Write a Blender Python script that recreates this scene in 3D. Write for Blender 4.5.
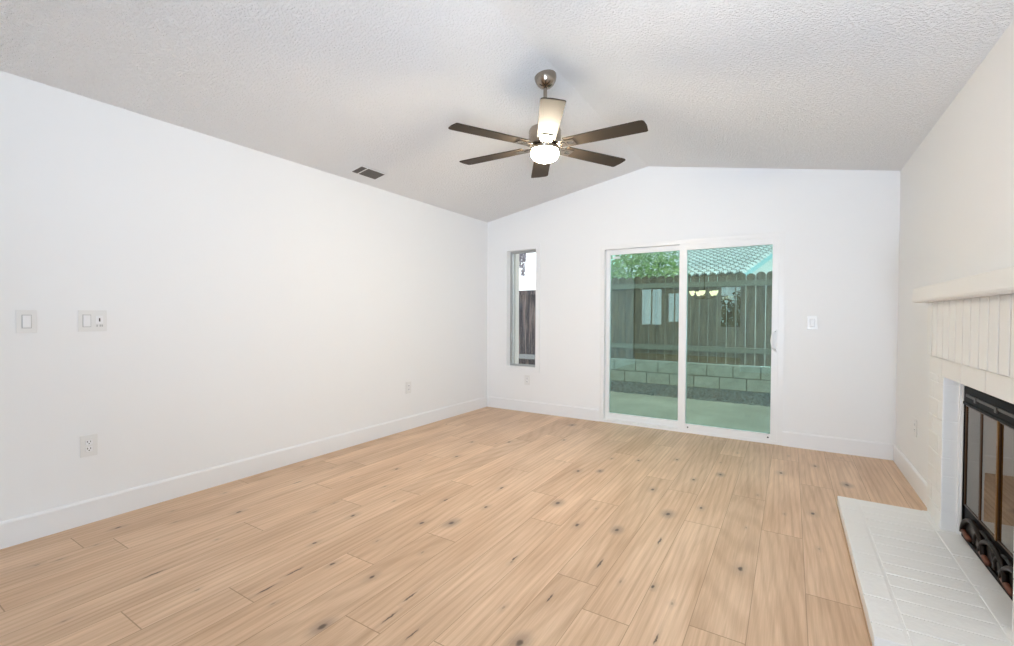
import bpy, bmesh, math, random
from mathutils import Vector, Matrix
random.seed(7)
C = bpy.context.scene.collection
S = bpy.context.scene
for o in list(bpy.data.objects): bpy.data.objects.remove(o)

# ------------------------------------------------------------------ camera
cam = bpy.data.cameras.new('camera'); co = bpy.data.objects.new('camera', cam); C.objects.link(co)
cam.sensor_width = 36; cam.lens = 456.3003/1014*36; cam.clip_start = .02; cam.clip_end = 200
fw = Vector((-0.528506, 0.848784, -0.015711)); rt = Vector((0.848833, 0.528635, 0.005304)); up = Vector((-0.012807, 0.010533, 0.999863))
M = Matrix((rt, up, -fw)).transposed().to_4x4(); M.translation = Vector((0, 0, 1.2066))
co.matrix_world = M
S.camera = co

# ------------------------------------------------------------------ world, daylight, exposure
S.view_settings.view_transform = 'Standard'; S.view_settings.look = 'None'
S.view_settings.exposure = 0.0; S.view_settings.gamma = 1; S.view_settings.use_curve_mapping = False
w = bpy.data.worlds.new('overcast_sky'); S.world = w; w.use_nodes = True
wn = w.node_tree.nodes; wl = w.node_tree.links
bg = wn['Background']
tc = wn.new('ShaderNodeTexCoord'); sx = wn.new('ShaderNodeSeparateXYZ'); cr = wn.new('ShaderNodeValToRGB')
wl.new(tc.outputs['Generated'], sx.inputs[0]); wl.new(sx.outputs['Z'], cr.inputs[0]); wl.new(cr.outputs[0], bg.inputs[0])
cr.color_ramp.elements[0].position = 0.0; cr.color_ramp.elements[0].color = (.95, .97, 1, 1)
cr.color_ramp.elements[1].position = 1.0; cr.color_ramp.elements[1].color = (.80, .90, 1, 1)
bg.inputs[1].default_value = 2.4

def area(name, loc, direction, sx_, sy_, power, col):
    l = bpy.data.lights.new(name, 'AREA'); l.shape = 'RECTANGLE'; l.size = sx_; l.size_y = sy_; l.energy = power; l.color = col
    o = bpy.data.objects.new(name, l); C.objects.link(o); o.location = loc
    o.rotation_euler = Vector(direction).to_track_quat('-Z', 'Y').to_euler()
    return o
# daylight entering through the glazed openings of the open-plan area behind the camera
area('daylight_rear_glazing', (1.75, -4.86, 1.35), (0, 1, 0.05), 3.2, 2.0, 165, (.56, .77, 1))

# added fill lamp, unseen behind the camera, lifting the far walls and ceiling
area('fill_light_forward', (.38, -.7, .85), (-.5, 1.35, .80), .7, .7, 52, (.65, .80, 1)).data.spread = math.radians(110)

# ------------------------------------------------------------------ materials
def mat(name, col, rough=.6, metal=0, spec=.5):
    m = bpy.data.materials.new(name); m.use_nodes = True
    b = m.node_tree.nodes['Principled BSDF']
    b.inputs['Base Color'].default_value = (*col, 1); b.inputs['Roughness'].default_value = rough
    b.inputs['Metallic'].default_value = metal; b.inputs['Specular IOR Level'].default_value = spec
    return m
def N(m, t, **k):
    n = m.node_tree.nodes.new(t)
    for a, v in k.items():
        if a.startswith('i_'): n.inputs[a[2:]].default_value = v
        else: setattr(n, a, v)
    return n
def L(m, a, b): m.node_tree.links.new(a, b)
def B(m): return m.node_tree.nodes['Principled BSDF']
def bump(m, scale, strength, dist=.002, detail=2, vec=None):
    n = N(m, 'ShaderNodeTexNoise'); n.inputs['Scale'].default_value = scale; n.inputs['Detail'].default_value = detail
    t = N(m, 'ShaderNodeTexCoord'); L(m, t.outputs['Object'], n.inputs['Vector'])
    b = N(m, 'ShaderNodeBump'); b.inputs['Strength'].default_value = strength; b.inputs['Distance'].default_value = dist
    L(m, n.outputs['Fac'], b.inputs['Height']); L(m, b.outputs[0], B(m).inputs['Normal'])
    return n
def noisecol(m, c1, c2, scale, detail=3, stretch=(1, 1, 1), lo=.35, hi=.65):
    n = N(m, 'ShaderNodeTexNoise'); n.inputs['Scale'].default_value = scale; n.inputs['Detail'].default_value = detail
    t = N(m, 'ShaderNodeTexCoord'); mp = N(m, 'ShaderNodeMapping'); mp.inputs['Scale'].default_value = stretch
    L(m, t.outputs['Object'], mp.inputs[0]); L(m, mp.outputs[0], n.inputs['Vector'])
    r = N(m, 'ShaderNodeValToRGB'); r.color_ramp.elements[0].position = lo; r.color_ramp.elements[1].position = hi
    r.color_ramp.elements[0].color = (*c1, 1); r.color_ramp.elements[1].color = (*c2, 1)
    L(m, n.outputs['Fac'], r.inputs[0]); L(m, r.outputs[0], B(m).inputs['Base Color'])
    return n

m_wall = mat('white_wall_paint', (.87, .87, .87), .7, spec=.3); bump(m_wall, 90, .12, .001)
m_ceil = mat('popcorn_ceiling', (.90, .895, .89), .9, spec=.1)
def popcorn(m):
    t = N(m, 'ShaderNodeTexCoord')
    n = N(m, 'ShaderNodeTexNoise'); n.inputs['Scale'].default_value = 75; n.inputs['Detail'].default_value = 3
    n.inputs['Roughness'].default_value = .6
    L(m, t.outputs['Object'], n.inputs['Vector'])
    r = N(m, 'ShaderNodeValToRGB'); r.color_ramp.elements[0].position = .42; r.color_ramp.elements[1].position = .62
    L(m, n.outputs['Fac'], r.inputs[0])
    b = N(m, 'ShaderNodeBump'); b.inputs['Strength'].default_value = .85; b.inputs['Distance'].default_value = .006
    L(m, r.outputs[0], b.inputs['Height']); L(m, b.outputs[0], B(m).inputs['Normal'])
popcorn(m_ceil)
m_trim = mat('white_gloss_trim', (.86, .86, .865), .35)
m_vinyl = mat('white_vinyl', (.86, .855, .85), .35)
m_plate = mat('white_plastic', (.80, .795, .78), .3)
m_dark = mat('black_slot', (.02, .02, .02), .5)
m_brick = mat('white_painted_brick', (.84, .83, .81), .45); bump(m_brick, 45, .5, .004, 4)
m_mantel = mat('white_painted_wood', (.84, .82, .79), .4)
m_nickel = mat('brushed_nickel', (.36, .31, .26), .22, 1)
m_blade = mat('nickel_blade', (.050, .037, .026), .6, .0, .2)
m_black = mat('black_metal', (.006, .005, .005), .5, .0, .08)
m_brass = mat('antique_brass', (.27, .14, .045), .35, 1)
m_arch = mat('brown_black_iron', (.012, .007, .005), .4, .0, .2)
m_dbrass = mat('dark_bronze', (.10, .055, .03), .35, .8)
m_rust = mat('copper_brown_metal', (.14, .045, .022), .5, .2)
m_greym = mat('grey_metal', (.08, .07, .065), .4, .6)
m_alu = mat('aluminium_frame', (.42, .43, .43), .4, .6)
m_louvre = mat('grey_vent_louvre', (.13, .115, .10), .6)
m_globe = mat('lit_frosted_glass', (1, 1, 1), .5)
B(m_globe).inputs['Emission Color'].default_value = (1, .87, .66, 1); B(m_globe).inputs['Emission Strength'].default_value = 268
m_shade = mat('lit_amber_shade', (1, .9, .7), .5)
B(m_shade).inputs['Emission Color'].default_value = (1, .78, .42, 1); B(m_shade).inputs['Emission Strength'].default_value = 9
m_firebox = mat('dark_firebox_lining', (.05, .045, .04), .9)

def glass(name, tint, refl, rough=0):
    m = bpy.data.materials.new(name); m.use_nodes = True; nt = m.node_tree; nt.nodes.clear()
    out = nt.nodes.new('ShaderNodeOutputMaterial'); mx = nt.nodes.new('ShaderNodeMixShader')
    tr = nt.nodes.new('ShaderNodeBsdfTransparent'); tr.inputs[0].default_value = (*tint, 1)
    gl = nt.nodes.new('ShaderNodeBsdfGlossy'); gl.inputs[0].default_value = (*refl[1], 1); gl.inputs[1].default_value = rough
    lw = nt.nodes.new('ShaderNodeLayerWeight'); lw.inputs[0].default_value = .25
    mr = nt.nodes.new('ShaderNodeMapRange'); mr.inputs[3].default_value = refl[0]; mr.inputs[4].default_value = 1
    nt.links.new(lw.outputs['Fresnel'], mr.inputs[0]); nt.links.new(mr.outputs[0], mx.inputs[0])
    nt.links.new(tr.outputs[0], mx.inputs[1]); nt.links.new(gl.outputs[0], mx.inputs[2]); nt.links.new(mx.outputs[0], out.inputs[0])
    return m
m_door_glass = glass('teal_tinted_glass', (.63, .78, .74), (.105, (.72, .97, 1)))
m_clear = glass('clear_glass', (.93, .95, .95), (.02, (1, 1, 1)))
m_fire_glass = glass('smoked_glass', (.30, .27, .24), (.22, (.85, .80, .74)))

# --- oak plank floor: per-plank attributes drive a node material
m_floor = mat('oak_planks', (.6, .42, .28), .4)
def floor_nodes(m):
    nt = m.node_tree
    geo = N(m, 'ShaderNodeNewGeometry'); b = B(m)
    aid = N(m, 'ShaderNodeAttribute', attribute_name='plank'); auv = N(m, 'ShaderNodeAttribute', attribute_name='edge')
    akn = N(m, 'ShaderNodeAttribute', attribute_name='knot'); aks = N(m, 'ShaderNodeAttribute', attribute_name='knot_size')
    # grain coordinates shifted per plank
    off = N(m, 'ShaderNodeVectorMath', operation='MULTIPLY'); off.inputs[1].default_value = (37, 53, 11)
    L(m, aid.outputs['Vector'], off.inputs[0])
    # warp round the knot
    kd = N(m, 'ShaderNodeVectorMath', operation='SUBTRACT'); L(m, geo.outputs['Position'], kd.inputs[0]); L(m, akn.outputs['Vector'], kd.inputs[1])
    kdm = N(m, 'ShaderNodeVectorMath', operation='MULTIPLY'); L(m, kd.outputs[0], kdm.inputs[0]); kdm.inputs[1].default_value = (1, 1, 0)
    wob = N(m, 'ShaderNodeTexNoise'); wob.inputs['Scale'].default_value = 40; L(m, geo.outputs['Position'], wob.inputs['Vector'])
    wobc = N(m, 'ShaderNodeVectorMath', operation='SUBTRACT'); L(m, wob.outputs['Color'], wobc.inputs[0]); wobc.inputs[1].default_value = (.5, .5, .5)
    wobs = N(m, 'ShaderNodeVectorMath', operation='SCALE'); L(m, wobc.outputs[0], wobs.inputs[0]); wobs.inputs['Scale'].default_value = .012
    kdw = N(m, 'ShaderNodeVectorMath', operation='ADD'); L(m, kdm.outputs[0], kdw.inputs[0]); L(m, wobs.outputs[0], kdw.inputs[1])
    kdz = N(m, 'ShaderNodeVectorMath', operation='MULTIPLY'); L(m, kdw.outputs[0], kdz.inputs[0]); kdz.inputs[1].default_value = (1, 1, 0)
    kq = N(m, 'ShaderNodeVectorMath', operation='DIVIDE'); L(m, kdz.outputs[0], kq.inputs[0]); L(m, aks.outputs['Vector'], kq.inputs[1])
    kl = N(m, 'ShaderNodeVectorMath', operation='LENGTH'); L(m, kq.outputs[0], kl.inputs[0])
    core = N(m, 'ShaderNodeMapRange', interpolation_type='SMOOTHSTEP'); L(m, kl.outputs['Value'], core.inputs[0])
    for i, v in ((1, .45), (2, 1.35), (3, 1), (4, 0)): core.inputs[i].default_value = v
    halo = N(m, 'ShaderNodeMapRange', interpolation_type='SMOOTHSTEP'); L(m, kl.outputs['Value'], halo.inputs[0])
    for i, v in ((1, .5), (2, 5.0), (3, 1), (4, 0)): halo.inputs[i].default_value = v
    sz = N(m, 'ShaderNodeSeparateXYZ'); L(m, akn.outputs['Vector'], sz.inputs[0])       # z = strength
    sh = N(m, 'ShaderNodeSeparateXYZ'); L(m, aks.outputs['Vector'], sh.inputs[0])       # z = halo strength
    cs = N(m, 'ShaderNodeMath', operation='MULTIPLY'); L(m, core.outputs[0], cs.inputs[0]); L(m, sz.outputs['Z'], cs.inputs[1])
    hs = N(m, 'ShaderNodeMath', operation='MULTIPLY'); L(m, halo.outputs[0], hs.inputs[0]); L(m, sh.outputs['Z'], hs.inputs[1])
    # grain
    base = N(m, 'ShaderNodeVectorMath', operation='ADD'); L(m, geo.outputs['Position'], base.inputs[0]); L(m, off.outputs[0], base.inputs[1])
    def streak(sx_, sy_, det, dist):
        mp = N(m, 'ShaderNodeMapping'); mp.inputs['Scale'].default_value = (sx_, sy_, 1); L(m, base.outputs[0], mp.inputs[0])
        n = N(m, 'ShaderNodeTexNoise'); n.inputs['Scale'].default_value = 1; n.inputs['Detail'].default_value = det; n.inputs['Distortion'].default_value = dist
        L(m, mp.outputs[0], n.inputs['Vector']); return n
    fine = streak(190, 5, 3, .3); wide = streak(22, 1.3, 3, 1.2); cloud = streak(5, 1.2, 2, .2)
    wv = N(m, 'ShaderNodeTexWave', wave_type='RINGS', rings_direction='Z'); mpw = N(m, 'ShaderNodeMapping'); mpw.inputs['Scale'].default_value = (7, .75, 1)
    L(m, base.outputs[0], mpw.inputs[0]); L(m, mpw.outputs[0], wv.inputs['Vector'])
    for k, v in (('Scale', 1.3), ('Distortion', 5.0), ('Detail', 2), ('Detail Scale', .8)): wv.inputs[k].default_value = v
    def ramp(src, c1, c2, a, z):
        r = N(m, 'ShaderNodeValToRGB'); r.color_ramp.elements[0].position = a; r.color_ramp.elements[1].position = z
        r.color_ramp.elements[0].color = (*c1, 1); r.color_ramp.elements[1].color = (*c2, 1); L(m, src, r.inputs[0]); return r.outputs[0]
    def mix(fac, a, b_, t='MIX'):
        x = N(m, 'ShaderNodeMix', data_type='RGBA', blend_type=t)
        if isinstance(fac, float): x.inputs[0].default_value = fac
        else: L(m, fac, x.inputs[0])
        for s, v in ((6, a), (7, b_)):
            if isinstance(v, tuple): x.inputs[s].default_value = (*v, 1)
            else: L(m, v, x.inputs[s])
        return x.outputs[2]
    c0 = ramp(cloud.outputs['Fac'], FL_A, FL_B, .3, .7)
    c1 = mix(.55, c0, ramp(wide.outputs['Fac'], (.74, .68, .62), (1.0, 1.0, 1.0), .30, .60), 'MULTIPLY')
    c2 = mix(.38, c1, ramp(fine.outputs['Fac'], (.80, .75, .70), (1.05, 1.05, 1.05), .35, .65), 'MULTIPLY')
    c3 = mix(.34, c2, ramp(wv.outputs['Fac'], (.74, .66, .58), (1.02, 1.02, 1.02), .0, .55), 'MULTIPLY')
    # plank to plank tone
    ps = N(m, 'ShaderNodeSeparateXYZ'); L(m, aid.outputs['Vector'], ps.inputs[0])
    c4 = mix(1.0, c3, ramp(ps.outputs['X'], (.93, .92, .91), (1.05, 1.05, 1.05), 0, 1), 'MULTIPLY')
    c5 = mix(hs.outputs[0], c4, (.24, .17, .13))
    c6 = mix(cs.outputs[0], c5, (.055, .030, .018))
    # seams
    es = N(m, 'ShaderNodeSeparateXYZ'); L(m, auv.outputs['Vector'], es.inputs[0])
    def edge(o, wid):
        a = N(m, 'ShaderNodeMath', operation='LESS_THAN'); L(m, o, a.inputs[0]); a.inputs[1].default_value = wid; return a
    ex = N(m, 'ShaderNodeMath', operation='ABSOLUTE'); L(m, es.outputs['X'], ex.inputs[0])
    e1 = N(m, 'ShaderNodeMath', operation='SUBTRACT'); e1.inputs[0].default_value = .09825; L(m, ex.outputs[0], e1.inputs[1])
    e2 = N(m, 'ShaderNodeMath', operation='MINIMUM'); L(m, es.outputs['Y'], e2.inputs[0]); L(m, es.outputs['Z'], e2.inputs[1])
    a1 = edge(e1.outputs[0], .0013); a2 = edge(e2.outputs[0], .0022)
    am = N(m, 'ShaderNodeMath', operation='MAXIMUM'); L(m, a1.outputs[0], am.inputs[0]); L(m, a2.outputs[0], am.inputs[1])
    amf = N(m, 'ShaderNodeMath', operation='MULTIPLY'); L(m, am.outputs[0], amf.inputs[0]); amf.inputs[1].default_value = .6
    c7 = mix(amf.outputs[0], c6, (.24, .125, .06))
    L(m, c7, b.inputs['Base Color'])
    bp = N(m, 'ShaderNodeBump'); bp.inputs['Strength'].default_value = .12; bp.inputs['Distance'].default_value = .001
    L(m, fine.outputs['Fac'], bp.inputs['Height']); L(m, bp.outputs[0], b.inputs['Normal'])
    b.inputs['Roughness'].default_value = .42; b.inputs['Specular IOR Level'].default_value = .45
FL_A = (.64, .43, .275); FL_B = (.80, .58, .40)
floor_nodes(m_floor)

# ------------------------------------------------------------------ mesh helpers
def bx(bm, x0, x1, y0, y1, z0, z1, bev=0, mi=0):
    vs = [bm.verts.new((x, y, z)) for z in (z0, z1) for x, y in ((x0, y0), (x1, y0), (x1, y1), (x0, y1))]
    fs = [bm.faces.new([vs[i] for i in f]) for f in ((3, 2, 1, 0), (4, 5, 6, 7), (0, 1, 5, 4), (1, 2, 6, 5), (2, 3, 7, 6), (3, 0, 4, 7))]
    for f in fs: f.material_index = mi
    if bev: bmesh.ops.bevel(bm, geom=list({e for f in fs for e in f.edges}), offset=bev, segments=2, profile=.6, affect='EDGES')
    return bm
def prism(bm, pts, axis, a, b):
    def P(p, t):
        q = list(p); q.insert(axis, t); return q
    v0 = [bm.verts.new(P(p, a)) for p in pts]; v1 = [bm.verts.new(P(p, b)) for p in pts]
    n = len(pts); bm.faces.new(v0); bm.faces.new(v1[::-1])
    for i in range(n): bm.faces.new((v0[i], v1[i], v1[(i+1) % n], v0[(i+1) % n]))
    return bm
def lathe(bm, prof, n=40, c=(0, 0), close=True):
    rings = []
    for r, z in prof:
        rings.append([bm.verts.new((c[0]+r*math.cos(2*math.pi*i/n), c[1]+r*math.sin(2*math.pi*i/n), z)) for i in range(n)])
    for a, b in zip(rings, rings[1:]):
        for i in range(n): bm.faces.new((a[i], a[(i+1) % n], b[(i+1) % n], b[i]))
    if close: bm.faces.new(rings[0][::-1]); bm.faces.new(rings[-1])
    return bm
def tube(bm, pts, r, n=10):
    pts = [Vector(p) for p in pts]; rings = []
    for i, p in enumerate(pts):
        d = (pts[min(i+1, len(pts)-1)]-pts[max(i-1, 0)]).normalized()
        a = d.orthogonal().normalized() if i == 0 else (prev - d*prev.dot(d)).normalized()
        prev = a; b = d.cross(a); rr = r[i] if isinstance(r, (list, tuple)) else r
        rings.append([bm.verts.new(p+rr*(a*math.cos(2*math.pi*k/n)+b*math.sin(2*math.pi*k/n))) for k in range(n)])
    for a, b in zip(rings, rings[1:]):
        for k in range(n): bm.faces.new((a[k], a[(k+1) % n], b[(k+1) % n], b[k]))
    bm.faces.new(rings[0][::-1]); bm.faces.new(rings[-1])
    return bm
def obj(name, bm, m, parent=None, smooth=False, label=None):
    bmesh.ops.recalc_face_normals(bm, faces=bm.faces)
    me = bpy.data.meshes.new(name); bm.to_mesh(me); bm.free()
    for x in (m if isinstance(m, (list, tuple)) else [m]): me.materials.append(x)
    if smooth:
        for p in me.polygons: p.use_smooth = True
    o = bpy.data.objects.new(name, me); C.objects.link(o)
    if parent:
        o.parent = parent; o.location = -world_loc(parent)
    if label: o['label'] = label
    return o
def world_loc(o):
    v = Vector(o.location)
    while o.parent: o = o.parent; v += Vector(o.location)
    return v
def nb(): return bmesh.new()
def box(name, m, b, parent=None, bev=0, **k): return obj(name, bx(nb(), *b, bev=bev), m, parent, **k)
def thing(name, label, cat, loc, group=None):
    o = bpy.data.objects.new(name, None); C.objects.link(o); o.location = loc; o.empty_display_size = .1
    o['label'] = label; o['category'] = cat
    if group: o['group'] = group
    return o
def tag(o, label, cat, group=None, kind=None):
    o['label'] = label; o['category'] = cat
    if group: o['group'] = group
    if kind: o['kind'] = kind
    return o
def struct(name, bm, m, parent=None, label=None):
    o = obj(name, bm, m, parent)
    if not parent: o['kind'] = 'structure'
    if label: o['label'] = label
    return o
def smooth_by_angle(o, deg=40):
    me = o.data
    for p in me.polygons: p.use_smooth = True
    me.set_sharp_from_angle(angle=math.radians(deg))

# ------------------------------------------------------------------ room shell
XL, XR, YB, ZE = -3.427, .763, 5.006, 2.44
XM = (XL+XR)/2; ZR = 2.828; YO = -1.6          # ridge; where the left wall ends
T = .12
# floor planks
def build_floor():
    W = .1965; X0 = -.128
    known = {1: 2.37, 0: 2.95, -1: 1.88, -2: 2.84, -3: 3.30, -4: 1.93, -5: 1.28, -6: 2.38, -7: 1.20, -8: 1.905, -9: 1.52, -10: 1.05, -11: .73,
             -12: 1.95, -13: 1.43, -14: 2.03, -15: .95, -16: .83, 2: 3.2, 3: 2.2}
    kn = [(-0.862, 1.742, 's'), (-0.777, 2.117, 's'), (-0.643, 2.023, 'l'), (-0.51, 2.063, 'd'), (-0.414, 1.732, 's'), (-0.41, 1.984, 'l'), (-0.995, 1.582, 'l'), (-1.15, 1.9, 'l'), (-0.835, 1.441, 'h'), (-0.191, 2.435, 'd'), (-0.82, 2.505, 'h'), (-0.624, 2.877, 'h'), (-0.585, 2.505, 's'), (-0.468, 3.081, 'd'), (-0.444, 3.817, 'h'), (-0.204, 2.931, 'l'), (-0.806, 3.228, 'd'), (-0.598, 3.588, 'd'), (-1.071, 3.817, 'd'), (-0.803, 4.016, 'd'), (-1.275, 3.733, 'd'), (-0.177, 3.515, 'l'), (-0.052, 4.112, 'd'), (-0.004, 4.653, 'l'), (0.18, 4.457, 'd'), (0.357, 4.076, 'h'), (0.128, 3.365, 'd'), (0.139, 2.866, 'l'), (-0.019, 3.264, 'l'), (0.379, 4.835, 'l'), (-0.388, 4.509, 'l'), (-0.482, 4.132, 'l'), (-2.124, 1.498, 'd'), (-1.871, 1.417, 'd'), (-1.966, 1.279, 's'), (-1.942, 1.132, 's'), (-1.82, 1.089, 'l'), (-1.624, 1.444, 'd'), (-1.525, 1.108, 'h'), (-1.372, 1.429, 's'), (-1.346, 1.285, 's'), (-1.202, 1.263, 's'), (-1.578, 1.733, 'l'), (-1.863, 1.69, 'l'), (-2.848, 1.488, 'd'), (-3.21, 1.013, 'd'), (-3.031, 0.725, 'l'), (-3.063, 0.875, 'l'), (-2.495, 0.919, 's'), (-2.407, 0.589, 'l'), (-2.256, 0.627, 's'), (-2.598, 1.242, 'l'), (-3.055, 0.654, 'l'), (-3.202, 1.278, 'l'), (-3.02, 1.217, 'l'), (-2.192, 0.965, 'l'), (-2.614, 2.57, 'd'), (-1.901, 2.31, 'd'), (-2.417, 3.076, 'd'), (-2.572, 3.51, 'd'), (-2.354, 3.595, 'l'), (-2.276, 3.703, 'd'), (-3.223, 3.924, 'l'), (-1.864, 4.055, 'd'), (-1.395, 3.3, 'd'), (-1.251, 3.393, 'h'), (-1.279, 3.73, 'l'), (-1.706, 2.683, 'd'), (-1.619, 2.361, 'd'), (-1.264, 2.662, 'h'), (-1.024, 2.714, 'l'), (-2.175, 2.116, 'l'), (-2.048, 4.664, 'h'), (-2.601, 2.829, 'l'), (-2.416, 2.26, 'l'), (-1.662, 2.07, 'h'), (-1.807, 1.977, 'd'), (-1.153, 1.928, 's'), (-1.035, 2.44, 'd'), (-3.001, 1.978, 's'), (-3.287, 2.209, 'l'), (-3.233, 1.596, 'l'), (-2.222, 1.827, 'd'), (-2.473, 1.887, 'l'), (-2.461, 1.736, 'l'), (-2.765, 2.261, 'l'), (-3.055, 2.313, 'l')]
    rnd = random.Random(3)
    kinds = {'s': (.0045, .040, .85, .16), 'd': (.009, .017, .85, .30), 'h': (.011, .018, .8, .62), 'l': (.005, .012, .35, .22)}
    bm = nb(); lp = bm.faces.layers
    V = bm.loops.layers.float_vector
    lpl = V.new('plank'); led = V.new('edge'); lkn = V.new('knot'); lks = V.new('knot_size')
    for k in range(-31, 20):
        x0 = X0+k*W; x1 = x0+W; xc = (x0+x1)/2
        j = known.get(k, rnd.uniform(0, 1.55)); y = j-1.55*7
        while y < YB+.05:
            ya, yb = y, y+1.55; y = yb
            ca, cb = max(ya, -5.0), min(yb, YB+.06)
            if cb <= ca: continue
            pid = (rnd.random(), rnd.random(), rnd.random())
            ks = sorted([q for q in kn if x0 <= q[0] < x1 and ya <= q[1] < yb], key=lambda q: q[1])
            if cb < .9 or xc < XL:
                ks = sorted([(rnd.uniform(x0+.03, x1-.03), rnd.uniform(ya, yb), rnd.choice('sdll')) for _ in range(rnd.randint(0, 3))], key=lambda q: q[1])
            if not ks: ks = [(xc, (ya+yb)/2, 'n')]
            cuts = [ca]+[(a[1]+b_[1])/2 for a, b_ in zip(ks, ks[1:])]+[cb]
            for q, c0, c1 in zip(ks, cuts, cuts[1:]):
                c0 = max(c0, ca); c1 = min(c1, cb)
                if c1 <= c0+1e-5: continue
                kd = kinds.get(q[2], (.01, .02, 0, 0)); s = rnd.uniform(.8, 1.2)
                f = bm.faces.new([bm.verts.new(p) for p in ((x0, c0, 0), (x1, c0, 0), (x1, c1, 0), (x0, c1, 0))])
                for lo in f.loops:
                    X, Y = lo.vert.co.x, lo.vert.co.y
                    lo[lpl] = pid; lo[led] = (X-xc, Y-ya, yb-Y); lo[lkn] = (q[0], q[1], kd[2]); lo[lks] = (kd[0]*s, kd[1]*s, kd[3])
    bmesh.ops.bisect_plane(bm, geom=bm.verts[:]+bm.edges[:]+bm.faces[:], plane_co=(-6.1, 0, 0), plane_no=(-1, 0, 0), clear_outer=True)
    # thickness below the walking surface
    o = None
    vs = [bm.verts.new(p) for p in ((-6.1, -5.0, -.08), (3.8, -5.0, -.08), (3.8, YB+.06, -.08), (-6.1, YB+.06, -.08), (-6.1, -5.0, -.002), (3.8, -5.0, -.002), (3.8, YB+.06, -.002), (-6.1, YB+.06, -.002))]
    for f in ((3, 2, 1, 0), (4, 5, 6, 7), (0, 1, 5, 4), (1, 2, 6, 5), (2, 3, 7, 6), (3, 0, 4, 7)): bm.faces.new([vs[i] for i in f])
    me = bpy.data.meshes.new('floor'); bm.to_mesh(me); bm.free(); me.materials.append(m_floor)
    o = bpy.data.objects.new('floor', me); C.objects.link(o); o['kind'] = 'structure'
build_floor()

def wall_y(name, y0, y1, x0, x1, z1, holes, m=m_wall, gable=None):
    """wall in the XZ plane with rectangular holes (x0,x1,z0,z1)"""
    bm = nb(); xs = sorted({x0, x1, *[h[0] for h in holes], *[h[1] for h in holes]}); zs = sorted({0, z1, *[h[2] for h in holes], *[h[3] for h in holes]})
    for a, b in zip(xs, xs[1:]):
        for c, d in zip(zs, zs[1:]):
            if any(h[0]-1e-6 <= a and b <= h[1]+1e-6 and h[2]-1e-6 <= c and d <= h[3]+1e-6 for h in holes): continue
            bx(bm, a, b, y0, y1, c, d)
    if gable: prism(bm, gable, 1, y0, y1)
    return struct(name, bm, m)
def wall_x(name, x0, x1, y0, y1, z1, holes, m=m_wall):
    bm = nb(); ys = sorted({y0, y1, *[h[0] for h in holes], *[h[1] for h in holes]}); zs = sorted({0, z1, *[h[2] for h in holes], *[h[3] for h in holes]})
    for a, b in zip(ys, ys[1:]):
        for c, d in zip(zs, zs[1:]):
            if any(h[0]-1e-6 <= a and b <= h[1]+1e-6 and h[2]-1e-6 <= c and d <= h[3]+1e-6 for h in holes): continue
            bx(bm, x0, x1, a, b, c, d)
    return struct(name, bm, m)
DX0, DX1, DZ = -1.845, -.067, 1.998      # patio door opening
WX0, WX1, WZ0, WZ1 = -3.115, -2.694, .560, 2.040   # narrow window opening
gab = [(XL-T, ZE), (XR+T, ZE), (XM, ZR+.03)]
wall_y('wall_back', YB, YB+.16, XL-T, XR+T, ZE, [(DX0, DX1, 0, DZ), (WX0, WX1, WZ0, WZ1)], gable=[(XL-T, ZE), (XR+T, ZE), (XR, ZE+.01), (XM, ZR), (XL, ZE+.01)])
wall_x('wall_left', XL-T, XL, YO, YB, ZE, [])
wall_x('wall_right', XR, XR+T, -1.3, YB, ZE, [(2.40, 3.31, 0, .89)])
def ceiling(name, xa, za, xb, zb):
    return struct(name, prism(nb(), [(xa, za), (xb, zb), (xb, zb+.1), (xa, za+.1)], 1, YO, YB+.16), m_ceil)
sl = (ZR-ZE)/(XM-XL)
bmc = nb()
prism(bmc, [(XL-T, ZE-T*sl), (XM, ZR), (XR+T, ZE-T*sl), (XR+T, ZE+.12), (XM, ZR+.12), (XL-T, ZE+.12)], 1, YO, YB+.16)
struct('ceiling', bmc, m_ceil)
# open-plan area behind the camera
RW = [(-1.85, -.97, .86, 2.15), (-4.25, -3.52, .90, 2.15), (-3.40, -2.93, 1.0, 2.0), (.15, 3.35, .1, 2.3)]
wall_y('wall_rear', -5.12, -5.0, -6, 3.6, ZE, RW)
wall_x('wall_rear_left', -6.1, -6, -5.12, YO, ZE, [])
wall_x('wall_rear_right', 3.6, 3.72, -5.12, -1.3, ZE, [(-4.2, -1.6, .1, 2.3)])
wall_y('wall_return_left', YO, YO+T, -6.1, XL, ZE, [])
wall_y('wall_return_right', -1.3, -1.3+T, XR, 3.72, ZE, [])
struct('wall_header', prism(nb(), [(XL-T, ZE), (XR+T, ZE), (XM, ZR+.03)], 1, YO-.12, YO), m_wall)
struct('ceiling_rear', bx(nb(), -6.1, 3.72, -5.12, YO, ZE, ZE+.1), m_ceil)
struct('ceiling_rear_step', bx(nb(), XR+T, 3.72, YO, -1.18, ZE, ZE+.1), m_ceil)
wall_y('wall_partition', -1.30, -1.18, -.95, -.25, ZE, [])
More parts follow.
